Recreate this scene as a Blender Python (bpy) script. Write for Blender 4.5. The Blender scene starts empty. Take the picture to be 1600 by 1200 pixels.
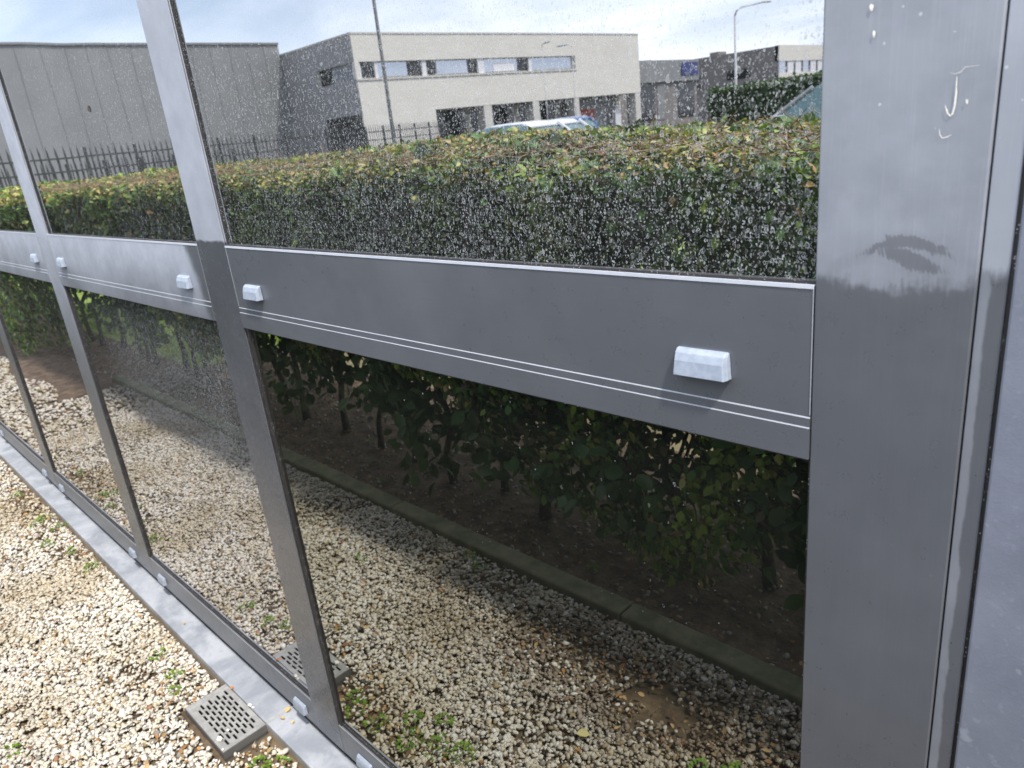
import bpy, math, random
import numpy as np
from mathutils import Matrix, Vector
random.seed(7); rng = np.random.default_rng(11)
SC = bpy.context.scene; COL = SC.collection
CZ = 1.240            # camera height above the gravel
FY = 0.5              # front plane of the aluminium frames
G = 0.5070            # front plane of the glass
# ------------------------------------------------------------------ camera
cam = bpy.data.cameras.new('camera'); co = bpy.data.objects.new('camera', cam); COL.objects.link(co)
R = [[0.709384457, -0.159896085, 0.686445143], [0.696675856, 0.306714173, -0.648513044], [-0.106847758, 0.938274831, 0.328974009]]
M = Matrix(R).to_4x4(); M.translation = (0, 0, CZ); co.matrix_world = M
cam.sensor_width = 36; cam.lens = 25.476; cam.clip_start = 0.02; cam.clip_end = 2000
SC.camera = co
cam.dof.use_dof = True; cam.dof.focus_distance = .85; cam.dof.aperture_fstop = 12
# ------------------------------------------------------------------ light
SUN_EL, SUN_X, SUN_Y = 57, 0.92, -0.39
sun = bpy.data.lights.new('sun', 'SUN'); sun.energy = 3.1; sun.angle = math.radians(3.0); sun.color = (1, .945, .86)
so = bpy.data.objects.new('sun', sun); COL.objects.link(so)
e = math.radians(SUN_EL); S = Vector((math.cos(e)*SUN_X, math.cos(e)*SUN_Y, math.sin(e)))
so.rotation_euler = S.to_track_quat('Z', 'Y').to_euler(); so.location = (0, 0, 20)
W = bpy.data.worlds.new('World'); SC.world = W; W.use_nodes = True
SC.view_settings.view_transform = 'Standard'; SC.view_settings.look = 'None'
SC.view_settings.exposure = 0.58; SC.view_settings.gamma = 1
SC.cycles.caustics_reflective = False; SC.cycles.caustics_refractive = False
SC.cycles.max_bounces = 8; SC.cycles.use_denoising = True; SC.cycles.use_adaptive_sampling = False

# ------------------------------------------------------------------ node helpers
class NT:
    def __init__(s, nt): s.nt = nt; s.n = nt.nodes; s.l = nt.links; s.n.clear()
    def add(s, t, **k):
        n = s.n.new(t)
        for a, b in k.items(): setattr(n, a, b)
        return n
    def put(s, sock, v):
        if isinstance(v, bpy.types.NodeSocket): s.l.new(v, sock)
        else:
            if hasattr(sock.default_value, '__len__') and not hasattr(v, '__len__'): v = [v]*len(sock.default_value)
            if hasattr(sock.default_value, '__len__') and len(sock.default_value) == 4 and len(v) == 3: v = (*v, 1)
            sock.default_value = v
    def m(s, op, a, b=0.0, c=0.0, clamp=False):
        n = s.add('ShaderNodeMath', operation=op, use_clamp=clamp)
        s.put(n.inputs[0], a); s.put(n.inputs[1], b); s.put(n.inputs[2], c); return n.outputs[0]
    def pos(s):
        g = s.add('ShaderNodeNewGeometry'); x = s.add('ShaderNodeSeparateXYZ'); s.l.new(g.outputs['Position'], x.inputs[0])
        return x.outputs[0], x.outputs[1], x.outputs[2], g
    def vec(s, x, y, z):
        n = s.add('ShaderNodeCombineXYZ'); s.put(n.inputs[0], x); s.put(n.inputs[1], y); s.put(n.inputs[2], z); return n.outputs[0]
    def noise(s, v, sc, det=3, rough=.5, dist=0, out=0):
        n = s.add('ShaderNodeTexNoise'); s.put(n.inputs['Vector'], v); n.inputs['Scale'].default_value = sc
        n.inputs['Detail'].default_value = det; n.inputs['Roughness'].default_value = rough; n.inputs['Distortion'].default_value = dist
        return n.outputs[out]
    def step(s, v, a, b):    # smooth 0..1 from a to b
        n = s.add('ShaderNodeMapRange', interpolation_type='SMOOTHSTEP'); s.put(n.inputs[0], v)
        n.inputs[1].default_value = a; n.inputs[2].default_value = b; return n.outputs[0]
    def rng(s, v, a, b, c, d):
        n = s.add('ShaderNodeMapRange'); s.put(n.inputs[0], v)
        for i, q in enumerate((a, b, c, d)): n.inputs[i+1].default_value = q
        return n.outputs[0]
    def mix(s, f, a, b):
        n = s.add('ShaderNodeMix', data_type='RGBA'); s.put(n.inputs[0], f); s.put(n.inputs[6], a); s.put(n.inputs[7], b); return n.outputs[2]
    def bump(s, h, st, dist=.001):
        n = s.add('ShaderNodeBump'); s.put(n.inputs['Height'], h); n.inputs['Strength'].default_value = st; n.inputs['Distance'].default_value = dist; return n.outputs[0]
    def bsdf(s, col, rough=.6, metal=0, normal=None, spec=.5):
        n = s.add('ShaderNodeBsdfPrincipled'); s.put(n.inputs['Base Color'], col); s.put(n.inputs['Roughness'], rough); s.put(n.inputs['Metallic'], metal)
        n.inputs['Specular IOR Level'].default_value = spec
        if normal is not None: s.l.new(normal, n.inputs['Normal'])
        return n.outputs[0]
    def mixs(s, f, a, b):
        n = s.add('ShaderNodeMixShader'); s.put(n.inputs[0], f); s.l.new(a, n.inputs[1]); s.l.new(b, n.inputs[2]); return n.outputs[0]
    def out(s, sh):
        o = s.add('ShaderNodeOutputMaterial'); s.l.new(sh, o.inputs[0])
def mat(name):
    m = bpy.data.materials.new(name); m.use_nodes = True; return m, NT(m.node_tree)

# world: nishita sky with drifting procedural cloud
t = NT(W.node_tree)
sky = t.add('ShaderNodeTexSky', sky_type='NISHITA'); sky.sun_disc = False
sky.sun_elevation = e; sky.sun_rotation = math.atan2(SUN_X, SUN_Y); sky.dust_density = 1.5; sky.ozone_density = 1.2
tc = t.add('ShaderNodeTexCoord'); sx = t.add('ShaderNodeSeparateXYZ'); t.l.new(tc.outputs['Generated'], sx.inputs[0])
h = t.m('ADD', t.m('MAXIMUM', sx.outputs[2], 0), .13)
cv = t.vec(t.m('DIVIDE', sx.outputs[0], h), t.m('DIVIDE', sx.outputs[1], h), 0)
cn = t.noise(cv, .42, 7, .55, .4)
cmask = t.step(cn, .26, .58)
cc = t.mix(t.noise(cv, .9, 5), (7.2, 8.3, 10.6), (13, 13, 13.3))
hz = t.rng(sx.outputs[2], 0, .35, .75, 0)
skyc = t.mix(t.m('MULTIPLY', hz, .6), sky.outputs[0], (7.8, 9.2, 11.6))
c = t.mix(t.m('MULTIPLY', cmask, .9), skyc, cc)
b = t.add('ShaderNodeBackground'); t.l.new(c, b.inputs[0]); b.inputs[1].default_value = .150
o = t.add('ShaderNodeOutputWorld'); t.l.new(b.outputs[0], o.inputs[0])

# ------------------------------------------------------------------ object helpers
def link(o, parent=None):
    COL.objects.link(o)
    if parent is not None: o.parent = parent
    return o
def tag(o, label=None, cat=None, group=None, kind=None):
    for k, v in (('label', label), ('category', cat), ('group', group), ('kind', kind)):
        if v: o[k] = v
    return o
def thing(name, loc, label, cat, group=None):
    o = bpy.data.objects.new(name, None); o.location = loc; o.empty_display_size = .1; link(o)
    return tag(o, label, cat, group)
class MB:
    def __init__(s): s.v = []; s.f = []; s.mi = []; s.cur = 0
    def q(s, *p):
        n = len(s.v); s.v += [tuple(a) for a in p]; s.f.append(tuple(range(n, n+len(p)))); s.mi.append(s.cur)
    def box(s, x0, x1, y0, y1, z0, z1):
        n = len(s.v); s.v += [(x, y, z) for z in (z0, z1) for y in (y0, y1) for x in (x0, x1)]
        for f in ((0, 2, 3, 1), (4, 5, 7, 6), (0, 1, 5, 4), (2, 6, 7, 3), (0, 4, 6, 2), (1, 3, 7, 5)):
            s.f.append(tuple(n+i for i in f)); s.mi.append(s.cur)
    def tube(s, p, r, k=8):   # p list of points, r list of radii
        n = len(s.v); P = [Vector(a) for a in p]
        for i, a in enumerate(P):
            d = (P[min(i+1, len(P)-1)]-P[max(i-1, 0)]).normalized(); u = d.orthogonal().normalized() if abs(d.z) < .95 else Vector((1, 0, 0)); u = (u-d*u.dot(d)).normalized(); w = d.cross(u)
            for j in range(k):
                an = 2*math.pi*j/k; s.v.append(tuple(a+(u*math.cos(an)+w*math.sin(an))*r[i]))
        for i in range(len(P)-1):
            for j in range(k):
                s.f.append((n+i*k+j, n+i*k+(j+1) % k, n+(i+1)*k+(j+1) % k, n+(i+1)*k+j)); s.mi.append(s.cur)
        s.f.append(tuple(n+j for j in reversed(range(k)))); s.mi.append(s.cur)
        s.f.append(tuple(n+(len(P)-1)*k+j for j in range(k))); s.mi.append(s.cur)
    def loft(s, rings, caps=True):
        n = len(s.v); k = len(rings[0])
        for r in rings: s.v += [tuple(a) for a in r]
        for i in range(len(rings)-1):
            for j in range(k):
                s.f.append((n+i*k+j, n+i*k+(j+1) % k, n+(i+1)*k+(j+1) % k, n+(i+1)*k+j)); s.mi.append(s.cur)
        if caps:
            s.f.append(tuple(n+j for j in reversed(range(k)))); s.mi.append(s.cur)
            s.f.append(tuple(n+(len(rings)-1)*k+j for j in range(k))); s.mi.append(s.cur)
    def build(s, name, mats, parent=None, bevel=0, smooth=False, seg=2):
        me = bpy.data.meshes.new(name); me.from_pydata(s.v, [], s.f)
        if not isinstance(mats, (list, tuple)): mats = [mats]
        for m in mats: me.materials.append(m)
        me.polygons.foreach_set('material_index', s.mi)
        if smooth: me.polygons.foreach_set('use_smooth', [True]*len(s.f))
        me.update(); o = bpy.data.objects.new(name, me); link(o, parent)
        if parent is not None and parent.type == 'EMPTY': o.location = -parent.location
        if bevel:
            b = o.modifiers.new('bevel', 'BEVEL'); b.width = bevel; b.segments = seg; b.limit_method = 'ANGLE'
        return o
def npmesh(name, V, F, col, m, parent=None, smooth=False):
    """V (n,3), F (m,k) constant k, col (n,3) vertex colours"""
    me = bpy.data.meshes.new(name); nv, nf, k = len(V), len(F), F.shape[1]
    me.vertices.add(nv); me.vertices.foreach_set('co', V.astype(np.float32).ravel())
    me.loops.add(nf*k); me.loops.foreach_set('vertex_index', F.astype(np.int32).ravel())
    me.polygons.add(nf); me.polygons.foreach_set('loop_start', np.arange(0, nf*k, k, dtype=np.int32))
    me.polygons.foreach_set('loop_total', np.full(nf, k, dtype=np.int32))
    if smooth: me.polygons.foreach_set('use_smooth', np.ones(nf, bool))
    if col is not None:
        a = me.color_attributes.new('Col', 'FLOAT_COLOR', 'POINT')
        a.data.foreach_set('color', np.hstack([col, np.ones((nv, 1))]).astype(np.float32).ravel())
    me.update(); me.validate(); me.materials.append(m)
    o = bpy.data.objects.new(name, me); link(o, parent)
    if parent is not None and parent.type == 'EMPTY': o.location = -parent.location
    return o
def rotmats(yaw, pitch, roll):
    cy, sy, cp, sp, cr, sr = np.cos(yaw), np.sin(yaw), np.cos(pitch), np.sin(pitch), np.cos(roll), np.sin(roll)
    z = np.zeros_like(cy); o = np.ones_like(cy)
    Rz = np.array([[cy, -sy, z], [sy, cy, z], [z, z, o]]); Ry = np.array([[cp, z, sp], [z, o, z], [-sp, z, cp]]); Rx = np.array([[o, z, z], [z, cr, -sr], [z, sr, cr]])
    return np.einsum('ijn,jkn,kln->nil', Rz, Ry, Rx)
LEAF = np.array([(0, 0, 0), (-.26, .32, .07), (-.24, .68, .05), (0, 1, -.06), (.24, .68, .05), (.26, .32, .07)])
LEAFF = np.array([(0, 1, 2, 3), (0, 3, 4, 5)])
def scatter(proto, faces, P, Rm, size, col):
    n = len(P); k = len(proto)
    V = np.einsum('nij,kj->nki', Rm, proto)*size[:, None, None] + P[:, None, :]
    F = (faces[None]+(np.arange(n)*k)[:, None, None]).reshape(-1, faces.shape[1])
    return V.reshape(-1, 3), F, np.repeat(col, k, axis=0)
_ph = rng.uniform(0, 6.28, (12, 2)); _dr = rng.normal(size=(12, 3))
def fnoise(P, sc):
    r = 0
    for i in range(12): r = r+np.sin((P*_dr[i]).sum(1)*sc*(1+.25*i)+_ph[i, 0])/(1+.15*i)
    return r/3.2      # about -1..1

# ------------------------------------------------------------------ materials
def alu(name, mask, brush='v', gain=1.0, shine=0.0):
    """dark anodised-looking frame; mask(t,x,z) gives where the coat is still chalky"""
    m, t = mat(name); x, y, z, g = t.pos(); zr = t.m('SUBTRACT', z, CZ)
    if brush == 'v': bv = t.vec(t.m('MULTIPLY', x, 60), t.m('MULTIPLY', y, 60), t.m('MULTIPLY', z, 1.2))
    else: bv = t.vec(t.m('MULTIPLY', x, 1.2), t.m('MULTIPLY', y, 60), t.m('MULTIPLY', z, 60))
    br = t.noise(bv, 12, 4, .6)
    P = t.vec(x, y, z)
    mo = t.noise(P, 14, 5, .6); mo2 = t.noise(P, 60, 4, .6); fi = t.noise(P, 900, 2)
    k = t.m('MULTIPLY', mask(t, x, zr), 1, clamp=True) if callable(mask) else mask
    big = t.noise(P, 3.2, 4, .6); k = t.m('ADD', k, t.m('MULTIPLY', t.step(t.m('ADD', big, t.m('MULTIPLY', t.m('SUBTRACT', br, .5), .12)), .42, .72), .11), clamp=True)
    clean = t.mix(mo, (.124, .131, .150), (.152, .159, .179))
    clean = t.mix(t.m('MULTIPLY', br, .15), clean, (.225, .23, .25))
    fade = t.mix(t.step(mo, .3, .7), tuple(q*gain for q in (.275, .292, .332)), tuple(q*gain for q in (.345, .366, .412)))
    fade = t.mix(t.m('MULTIPLY', t.step(mo2, .45, .75), .35), fade, (.30, .31, .37))
    fade = t.mix(t.m('MULTIPLY', t.step(br, .5, .8), .12), fade, (.52, .53, .60))
    vo = t.add('ShaderNodeTexVoronoi'); t.put(vo.inputs['Vector'], P); vo.inputs['Scale'].default_value = 70
    spk = t.m('MULTIPLY', t.m('LESS_THAN', vo.outputs['Distance'], .07), t.m('GREATER_THAN', t.noise(P, 25, 1), .56))
    col = t.mix(k, clean, fade); col = t.mix(t.m('MULTIPLY', spk, t.m('MULTIPLY', k, .5)), col, (.62, .64, .68))
    rough = t.m('ADD', t.m('MULTIPLY', k, .30), t.rng(mo2, .3, .7, .24, .34))
    metal = t.m('SUBTRACT', .36+shine*.9, t.m('MULTIPLY', k, .32+shine*.9))
    if shine: rough = t.m('SUBTRACT', rough, shine*.45); clean_b = 1
    nrm = t.bump(br, .05, .0005)
    t.out(t.bsdf(col, rough, metal, nrm)); return m
def edge_noise(t, x, z, sc=30, amp=.02, y=0):
    return t.m('MULTIPLY', t.m('SUBTRACT', t.noise(t.vec(x, y, z), sc, 5, .65), .5), amp)
def m_post(t, x, z):
    zz = t.m('ADD', z, edge_noise(t, x, z, 22, .05))
    zz = t.m('ADD', zz, edge_noise(t, t.m('MULTIPLY', x, 8), z, 60, .012))
    base = t.m('ADD', t.m('MULTIPLY', t.step(zz, -.124, -.114), .72), t.m('MULTIPLY', t.step(zz, -.135, -.08), .28))
    # one wiped smear above the line, an arc like a cloth stroke
    xw = t.m('ADD', x, edge_noise(t, x, z, 45, .022)); zw = t.m('ADD', z, edge_noise(t, x, t.m('ADD', z, 3), 45, .020))
    def arm(cx, cz, hw, hh, curve, tilt):
        dx = t.m('DIVIDE', t.m('SUBTRACT', xw, cx), hw); dz = t.m('DIVIDE', t.m('ADD', t.m('SUBTRACT', zw, cz), t.m('ADD', t.m('MULTIPLY', t.m('MULTIPLY', dx, dx), curve), t.m('MULTIPLY', dx, tilt))), hh)
        return t.m('SQRT', t.m('ADD', t.m('MULTIPLY', dx, dx), t.m('MULTIPLY', dz, dz)))
    d = t.m('MINIMUM', arm(-.153, -.0925, .030, .0042, .010, .0), arm(-.150, -.1045, .022, .0065, .0, .007))
    d = t.m('ADD', d, edge_noise(t, t.m('MULTIPLY', x, 3), z, 90, .7))
    teeth = t.m('MULTIPLY', t.m('SINE', t.m('MULTIPLY', t.m('ADD', x, t.m('MULTIPLY', z, .3)), 2600)), .10)
    sm = t.m('SUBTRACT', 1, t.step(t.m('ADD', d, teeth), .7, 1.15))
    halo = t.m('MULTIPLY', t.m('SUBTRACT', 1, t.step(d, .9, 3.0)), .16)
    a = t.m('MULTIPLY', base, t.m('SUBTRACT', 1, t.m('MAXIMUM', t.m('MULTIPLY', sm, .72), halo)))
    return t.m('ADD', a, .03)
def m_mull_a(t, x, z):
    a = t.step(t.m('ADD', z, edge_noise(t, x, z, 40, .012)), -.121, -.116)
    return t.m('ADD', a, .05)
def m_mull_b(t, x, z):
    zz = t.m('ADD', z, edge_noise(t, x, z, 10, .2))
    return t.m('ADD', t.m('MULTIPLY', t.step(zz, -.75, -.15), .75), t.m('MULTIPLY', t.step(zz, -.2, -.1), .25))
def m_tr2(t, x, z):
    xx = t.m('ADD', x, edge_noise(t, x, z, 14, .06)); xx = t.m('ADD', xx, t.m('MULTIPLY', t.m('ADD', z, .13), .28))
    a = t.m('SUBTRACT', 1, t.step(xx, -1.345, -1.305))
    v = t.rng(t.m('ADD', z, edge_noise(t, x, z, 7, .12)), -.26, -.12, .35, 1.05)
    return t.m('MULTIPLY', a, v)
def m_strip(t, x, z):
    u = t.m('ADD', t.m('ADD', x, edge_noise(t, x, z, 9, .013)), edge_noise(t, x, z, 60, .004))
    low = t.m('SUBTRACT', 1, t.step(u, -.1055, -.1035)); up = t.step(t.m('ADD', z, edge_noise(t, t.m('MULTIPLY', x, 6), z, 40, .02)), -.118, -.105)
    return t.m('MAXIMUM', t.m('MULTIPLY', low, .45), up)
M_POST = alu('aluminium_post', m_post, 'v', .80); M_MA = alu('aluminium_mullion', m_mull_a, 'v', 1.1, .14); M_MB = alu('aluminium_mullion_chalky', m_mull_b, 'v', 1.25)
M_T1 = alu('aluminium_transom_clean', 0.04, 'h'); M_T2 = alu('aluminium_transom_half', m_tr2, 'h', 1.3)
M_T3 = alu('aluminium_transom_chalky', lambda t, x, z: t.rng(t.m('ADD', z, edge_noise(t, x, z, 7, .12)), -.26, -.12, .4, 1.05), 'h', 1.3)
M_SILL = alu('aluminium_bottom_rail', lambda t, x, z: t.rng(t.noise(t.vec(x, 0, z), 9, 4), .3, .7, .05, .35), 'h')
M_STRIP = alu('aluminium_strip', m_strip)
M_CHALK = alu('chalk_edge', 1.0, 'h')
m, t = mat('chalk_lip'); x, y, z, g = t.pos(); t.out(t.bsdf(t.mix(t.noise(t.vec(x, y, z), 25, 4, .6), (.22, .235, .265), (.36, .38, .42)), .6)); M_LIP = m
m, t = mat('chalk_white'); x, y, z, g = t.pos(); P = t.vec(x, y, z)
t.out(t.bsdf(t.mix(t.noise(P, 40, 5, .65), (.44, .47, .53), (.60, .62, .68)), .7)); M_WHITE = m
m, t = mat('cap_plastic'); x, y, z, g = t.pos(); P = t.vec(x, y, z)
n = t.noise(P, 160, 5, .6)
t.out(t.bsdf(t.mix(t.step(n, .3, .7), (.27, .31, .38), (.34, .385, .46)), .5, 0, t.bump(n, .25, .001))); M_CAP = m
m, t = mat('black_rubber'); x, y, z, g = t.pos(); P = t.vec(x, y, z)
vo = t.add('ShaderNodeTexVoronoi'); t.put(vo.inputs['Vector'], P); vo.inputs['Scale'].default_value = 420
sp = t.m('MULTIPLY', t.m('LESS_THAN', vo.outputs['Distance'], .22), t.m('GREATER_THAN', t.noise(P, 70, 2), .5))
t.out(t.bsdf(t.mix(t.m('MULTIPLY', sp, .8), (.028, .026, .026), (.42, .40, .38)), .55)); M_RUB = m
m, t = mat('dark_interior'); t.out(t.bsdf((.012, .012, .012), .8)); M_DARK = m

def glass(name, dens, film=.02, refl=.50, tint=(.96, .965, .99), big=True):
    m, t = mat(name); x, y, z, g = t.pos(); zr = t.m('SUBTRACT', z, CZ)
    v0 = t.vec(x, t.m('MULTIPLY', z, .68), 0)
    wn = t.add('ShaderNodeTexNoise'); t.put(wn.inputs['Vector'], v0); wn.inputs['Scale'].default_value = 320; wn.inputs['Detail'].default_value = 1
    off = t.add('ShaderNodeVectorMath', operation='MULTIPLY_ADD'); t.l.new(wn.outputs['Color'], off.inputs[0]); off.inputs[1].default_value = (.0038, .0030, 0); t.l.new(v0, off.inputs[2])
    vec = off.outputs[0]; D = dens(t, x, zr); brk = t.rng(t.noise(v0, 200, 2), .34, .55, .25, 1)
    def layer(S, rmin, rmax, w, fill, gain, seed):
        vo = t.add('ShaderNodeTexVoronoi', voronoi_dimensions='2D'); sh = t.add('ShaderNodeVectorMath', operation='ADD'); t.l.new(vec, sh.inputs[0]); sh.inputs[1].default_value = (seed, seed*1.7, 0)
        t.l.new(sh.outputs[0], vo.inputs['Vector']); vo.inputs['Scale'].default_value = S
        c = t.add('ShaderNodeSeparateColor'); t.l.new(vo.outputs['Color'], c.inputs[0])
        r = t.rng(c.outputs[0], 0, 1, rmin, rmax)
        dd = t.m('ABSOLUTE', t.m('SUBTRACT', vo.outputs['Distance'], r))
        ring = t.m('SUBTRACT', 1, t.step(dd, w*.3, w)); inside = t.m('LESS_THAN', vo.outputs['Distance'], r)
        ring = t.m('MULTIPLY', ring, brk)
        k = t.m('MAXIMUM', ring, t.m('MULTIPLY', inside, t.m('MULTIPLY', c.outputs[2], fill)))
        pres = t.m('LESS_THAN', c.outputs[1], t.m('MULTIPLY', D, gain))
        return t.m('MULTIPLY', t.m('MULTIPLY', k, pres), t.m('POWER', t.rng(c.outputs[2], 0, 1, .25, 1), 1.4))
    k = t.m('MAXIMUM', layer(420, .06, .24, .17, 1, .60, 1.3), layer(610, .05, .20, .2, 1, .55, 6.3))
    if big: k = t.m('MAXIMUM', k, layer(240, .16, .36, .07, .22, .62, 4.1)); k = t.m('MAXIMUM', k, layer(120, .08, .26, .05, .45, .10, 9.7))
    smudge = t.m('MULTIPLY', t.step(t.noise(t.vec(x, 0, t.m('MULTIPLY', z, .5)), 9, 6, .65), .45, .8), t.m('MULTIPLY', D, .05))
    k = t.m('ADD', t.m('MULTIPLY', k, .70), t.m('ADD', smudge, film), clamp=True)
    fr = t.add('ShaderNodeFresnel'); fr.inputs[0].default_value = 1.45
    rf = t.m('ADD', refl, t.m('MULTIPLY', fr.outputs[0], .9*(1-refl)), clamp=True)
    gl = t.add('ShaderNodeBsdfGlossy'); t.put(gl.inputs['Color'], tint); gl.inputs['Roughness'].default_value = 0.0
    wob = t.noise(t.vec(x, 0, z), 2.2, 1)
    nb = t.bump(wob, 1.0, .0006); t.l.new(nb, gl.inputs['Normal'])
    da = t.bsdf((.008, .009, .008), .5, 0, None, 0)
    li = t.add('ShaderNodeBsdfDiffuse'); t.put(li.inputs['Color'], (.50, .52, .53))
    t.out(t.mixs(k, t.mixs(rf, da, gl.outputs[0]), li.outputs[0])); return m
def cn(v): return lambda t, x, z: t.m('ADD', v, 0)
def d_up1(t, x, z):   # densest low and to the right of the pane, thinner against the top and the left edge
    n = t.noise(t.vec(x, 0, z), 5, 3)
    a = t.rng(z, .0, .28, 1.0, .22); b = t.rng(x, -1.15, -.75, .72, 1.0)
    return t.m('MULTIPLY', t.m('MULTIPLY', a, b), t.rng(n, .3, .7, .65, 1.15))
def d_up2(t, x, z):
    n = t.noise(t.vec(x, 0, z), 4, 3); a = t.rng(x, -2.2, -1.3, .15, .62)
    return t.m('MULTIPLY', a, t.rng(n, .3, .7, .5, 1.2))
def d_lo2(t, x, z):   # sprayed patch with a slanting lower edge
    lim = t.m('ADD', t.m('MULTIPLY', t.m('ADD', x, 1.9), -.10), -.53)
    zz = t.m('ADD', t.m('SUBTRACT', z, lim), edge_noise(t, x, z, 5, .16))
    a = t.step(zz, -.09, .08); b = t.step(t.m('ADD', x, edge_noise(t, x, z, 4, .2)), -2.15, -1.72); top = t.m('SUBTRACT', 1, t.step(z, -.40, -.26))
    return t.m('ADD', t.m('MULTIPLY', t.m('MULTIPLY', a, b), t.m('ADD', .35, t.m('MULTIPLY', top, .65))), .03)
M_GU1 = glass('glass_spotted', d_up1, .008, .50); M_GU2 = glass('glass_some_spots', d_up2, .012, .52); M_GU3 = glass('glass_few_spots', cn(.10), .015, .52)
M_GL1 = glass('glass_clean', cn(.004), .003, .37, (.88, .90, .84)); M_GL2 = glass('glass_sprayed', d_lo2, .035, .46); M_GL3 = glass('glass_lower_far', cn(.05), .03, .52)

def simple(name, c1, c2, sc=8, rough=.8, bump=.3, bd=.004, det=5, metal=0):
    m, t = mat(name); x, y, z, g = t.pos(); n = t.noise(t.vec(x, y, z), sc, det, .62)
    t.out(t.bsdf(t.mix(t.step(n, .3, .7), c1, c2), rough, metal, t.bump(n, bump, bd))); return m
def attr_mat(name, rough=.6, trans=0, bumpsc=0, spec=.4):
    m, t = mat(name); a = t.add('ShaderNodeAttribute', attribute_name='Col'); col = a.outputs['Color']; nb = None
    if bumpsc:
        x, y, z, g = t.pos(); n = t.noise(t.vec(x, y, z), bumpsc, 3, .6); col = t.mix(t.rng(n, .3, .75, 0, .45), col, t.mix(.6, col, (.25, .18, .1))); nb = t.bump(n, .4, .002)
    s = t.bsdf(col, rough, 0, nb, spec)
    if trans:
        tr = t.add('ShaderNodeBsdfTranslucent'); t.l.new(t.mix(.5, col, (.22, .30, .04)), tr.inputs[0]); s = t.mixs(trans, s, tr.outputs[0])
    t.out(s); return m
M_STONE = attr_mat('gravel_stone', .75, 0, 260); M_LEAF = attr_mat('leaf', .42, .22); M_TWIG = attr_mat('twig', .8); M_GRASS = attr_mat('grass_blade', .6, .35)
M_BARK = simple('bark', (.05, .04, .03), (.12, .10, .075), 60, .9, .6, .004)
M_SAND = simple('sandy_soil', (.075, .052, .034), (.20, .145, .088), 22, .95, .6, .01)
M_SOIL = simple('dark_soil', (.085, .058, .042), (.22, .155, .105), 18, .95, .7, .015)
M_LAWN = simple('lawn', (.17, .26, .03), (.30, .40, .07), 5, .9, .5, .02)
M_ASPH = simple('asphalt', (.05, .05, .05), (.075, .075, .073), 30, .9, .3, .003)
M_PAVE = simple('path_sand', (.24, .19, .10), (.36, .30, .18), 6, .9, .3, .004)
M_KERB = simple('mossy_concrete', (.13, .135, .075), (.26, .25, .16), 16, .9, .5, .004)
m, t = mat('bluestone'); x, y, z, g = t.pos(); P = t.vec(x, y, z); n1 = t.noise(P, 9, 6, .65, .5); n2 = t.noise(P, 70, 5, .6); n3 = t.noise(P, 500, 2)
col = t.mix(t.step(n1, .35, .68), (.26, .28, .32), (.42, .44, .48)); col = t.mix(t.m('MULTIPLY', t.step(n2, .5, .75), .4), col, (.22, .235, .27))
low = t.m('MULTIPLY', t.m('SUBTRACT', 1, t.step(t.m('ADD', z, edge_noise(t, x, z, 14, .02, y)), .002, .026)), .7)
col = t.mix(low, col, (.40, .31, .19))
t.out(t.bsdf(col, t.rng(n1, .3, .7, .5, .75), 0, t.bump(t.m('ADD', n2, t.m('MULTIPLY', n3, .4)), .35, .0015))); M_BLUE = m
m, t = mat('weathered_panel'); x, y, z, g = t.pos(); P = t.vec(x, y, z); n1 = t.noise(P, 12, 6, .65); n2 = t.noise(P, 110, 4, .7); n3 = t.noise(P, 700, 2)
col = t.mix(t.step(n1, .3, .7), (.155, .17, .215), (.20, .217, .268)); col = t.mix(t.m('MULTIPLY', t.step(n2, .56, .74), .5), col, (.27, .29, .35))
col = t.mix(t.m('MULTIPLY', t.step(t.noise(P, 75, 3), .66, .74), .4), col, (.36, .38, .43))
t.out(t.bsdf(col, .6, 0, t.bump(t.m('ADD', n2, n3), .2, .0008))); M_PANEL = m
m, t = mat('grate_metal'); x, y, z, g = t.pos(); P = t.vec(x, y, z); n = t.noise(P, 60, 5, .6)
t.out(t.bsdf(t.mix(t.step(n, .35, .7), (.34, .335, .32), (.47, .46, .44)), .45, .3, t.bump(n, .1, .001))); M_GRATE = m
m, t = mat('grate_side'); x, y, z, g = t.pos(); P = t.vec(x, y, z); n = t.noise(P, 40, 4, .6)
t.out(t.bsdf(t.mix(n, (.10, .10, .10), (.18, .175, .17)), .5, .2)); M_TRAY = m

# ------------------------------------------------------------------ ground sheets
def sheet(name, x0, x1, y0, y1, z, m, kind='structure', label=None, cat=None):
    b = MB(); nx = max(1, min(60, int((x1-x0)/2))); b.q((x0, y0, z), (x1, y0, z), (x1, y1, z), (x0, y1, z)); return tag(b.build(name, m), kind=kind)
sheet('ground', -600, 600, -600, 600, -.04, M_ASPH)
sheet('lawn', -30, 14, -6.2, -1.42, -.024, M_LAWN)
sheet('path', -30, 14, -1.44, -1.12, -.019, M_PAVE)
sheet('soil', -4.75, 3, -1.2, -.25, -.012, M_SOIL)
sheet('lawn', -30, -4.75, -1.46, -.66, -.011, M_LAWN)
sheet('soil', -30, -4.75, -.66, -.25, -.012, M_SOIL)
sheet('soil', -30, -4.9, -.25, .12, -.003, M_SOIL)
sheet('gravel_bed', -9, 3, -.27, .6, -.006, M_SAND)
b = MB()
for i in range(8): b.box(3-i*1.0-.994, 3-i*1.0, -.276, -.214, -.1, .034+.002*math.sin(i*2.1))
tag(b.build('kerb', M_KERB, None, .006), kind='structure')

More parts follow.
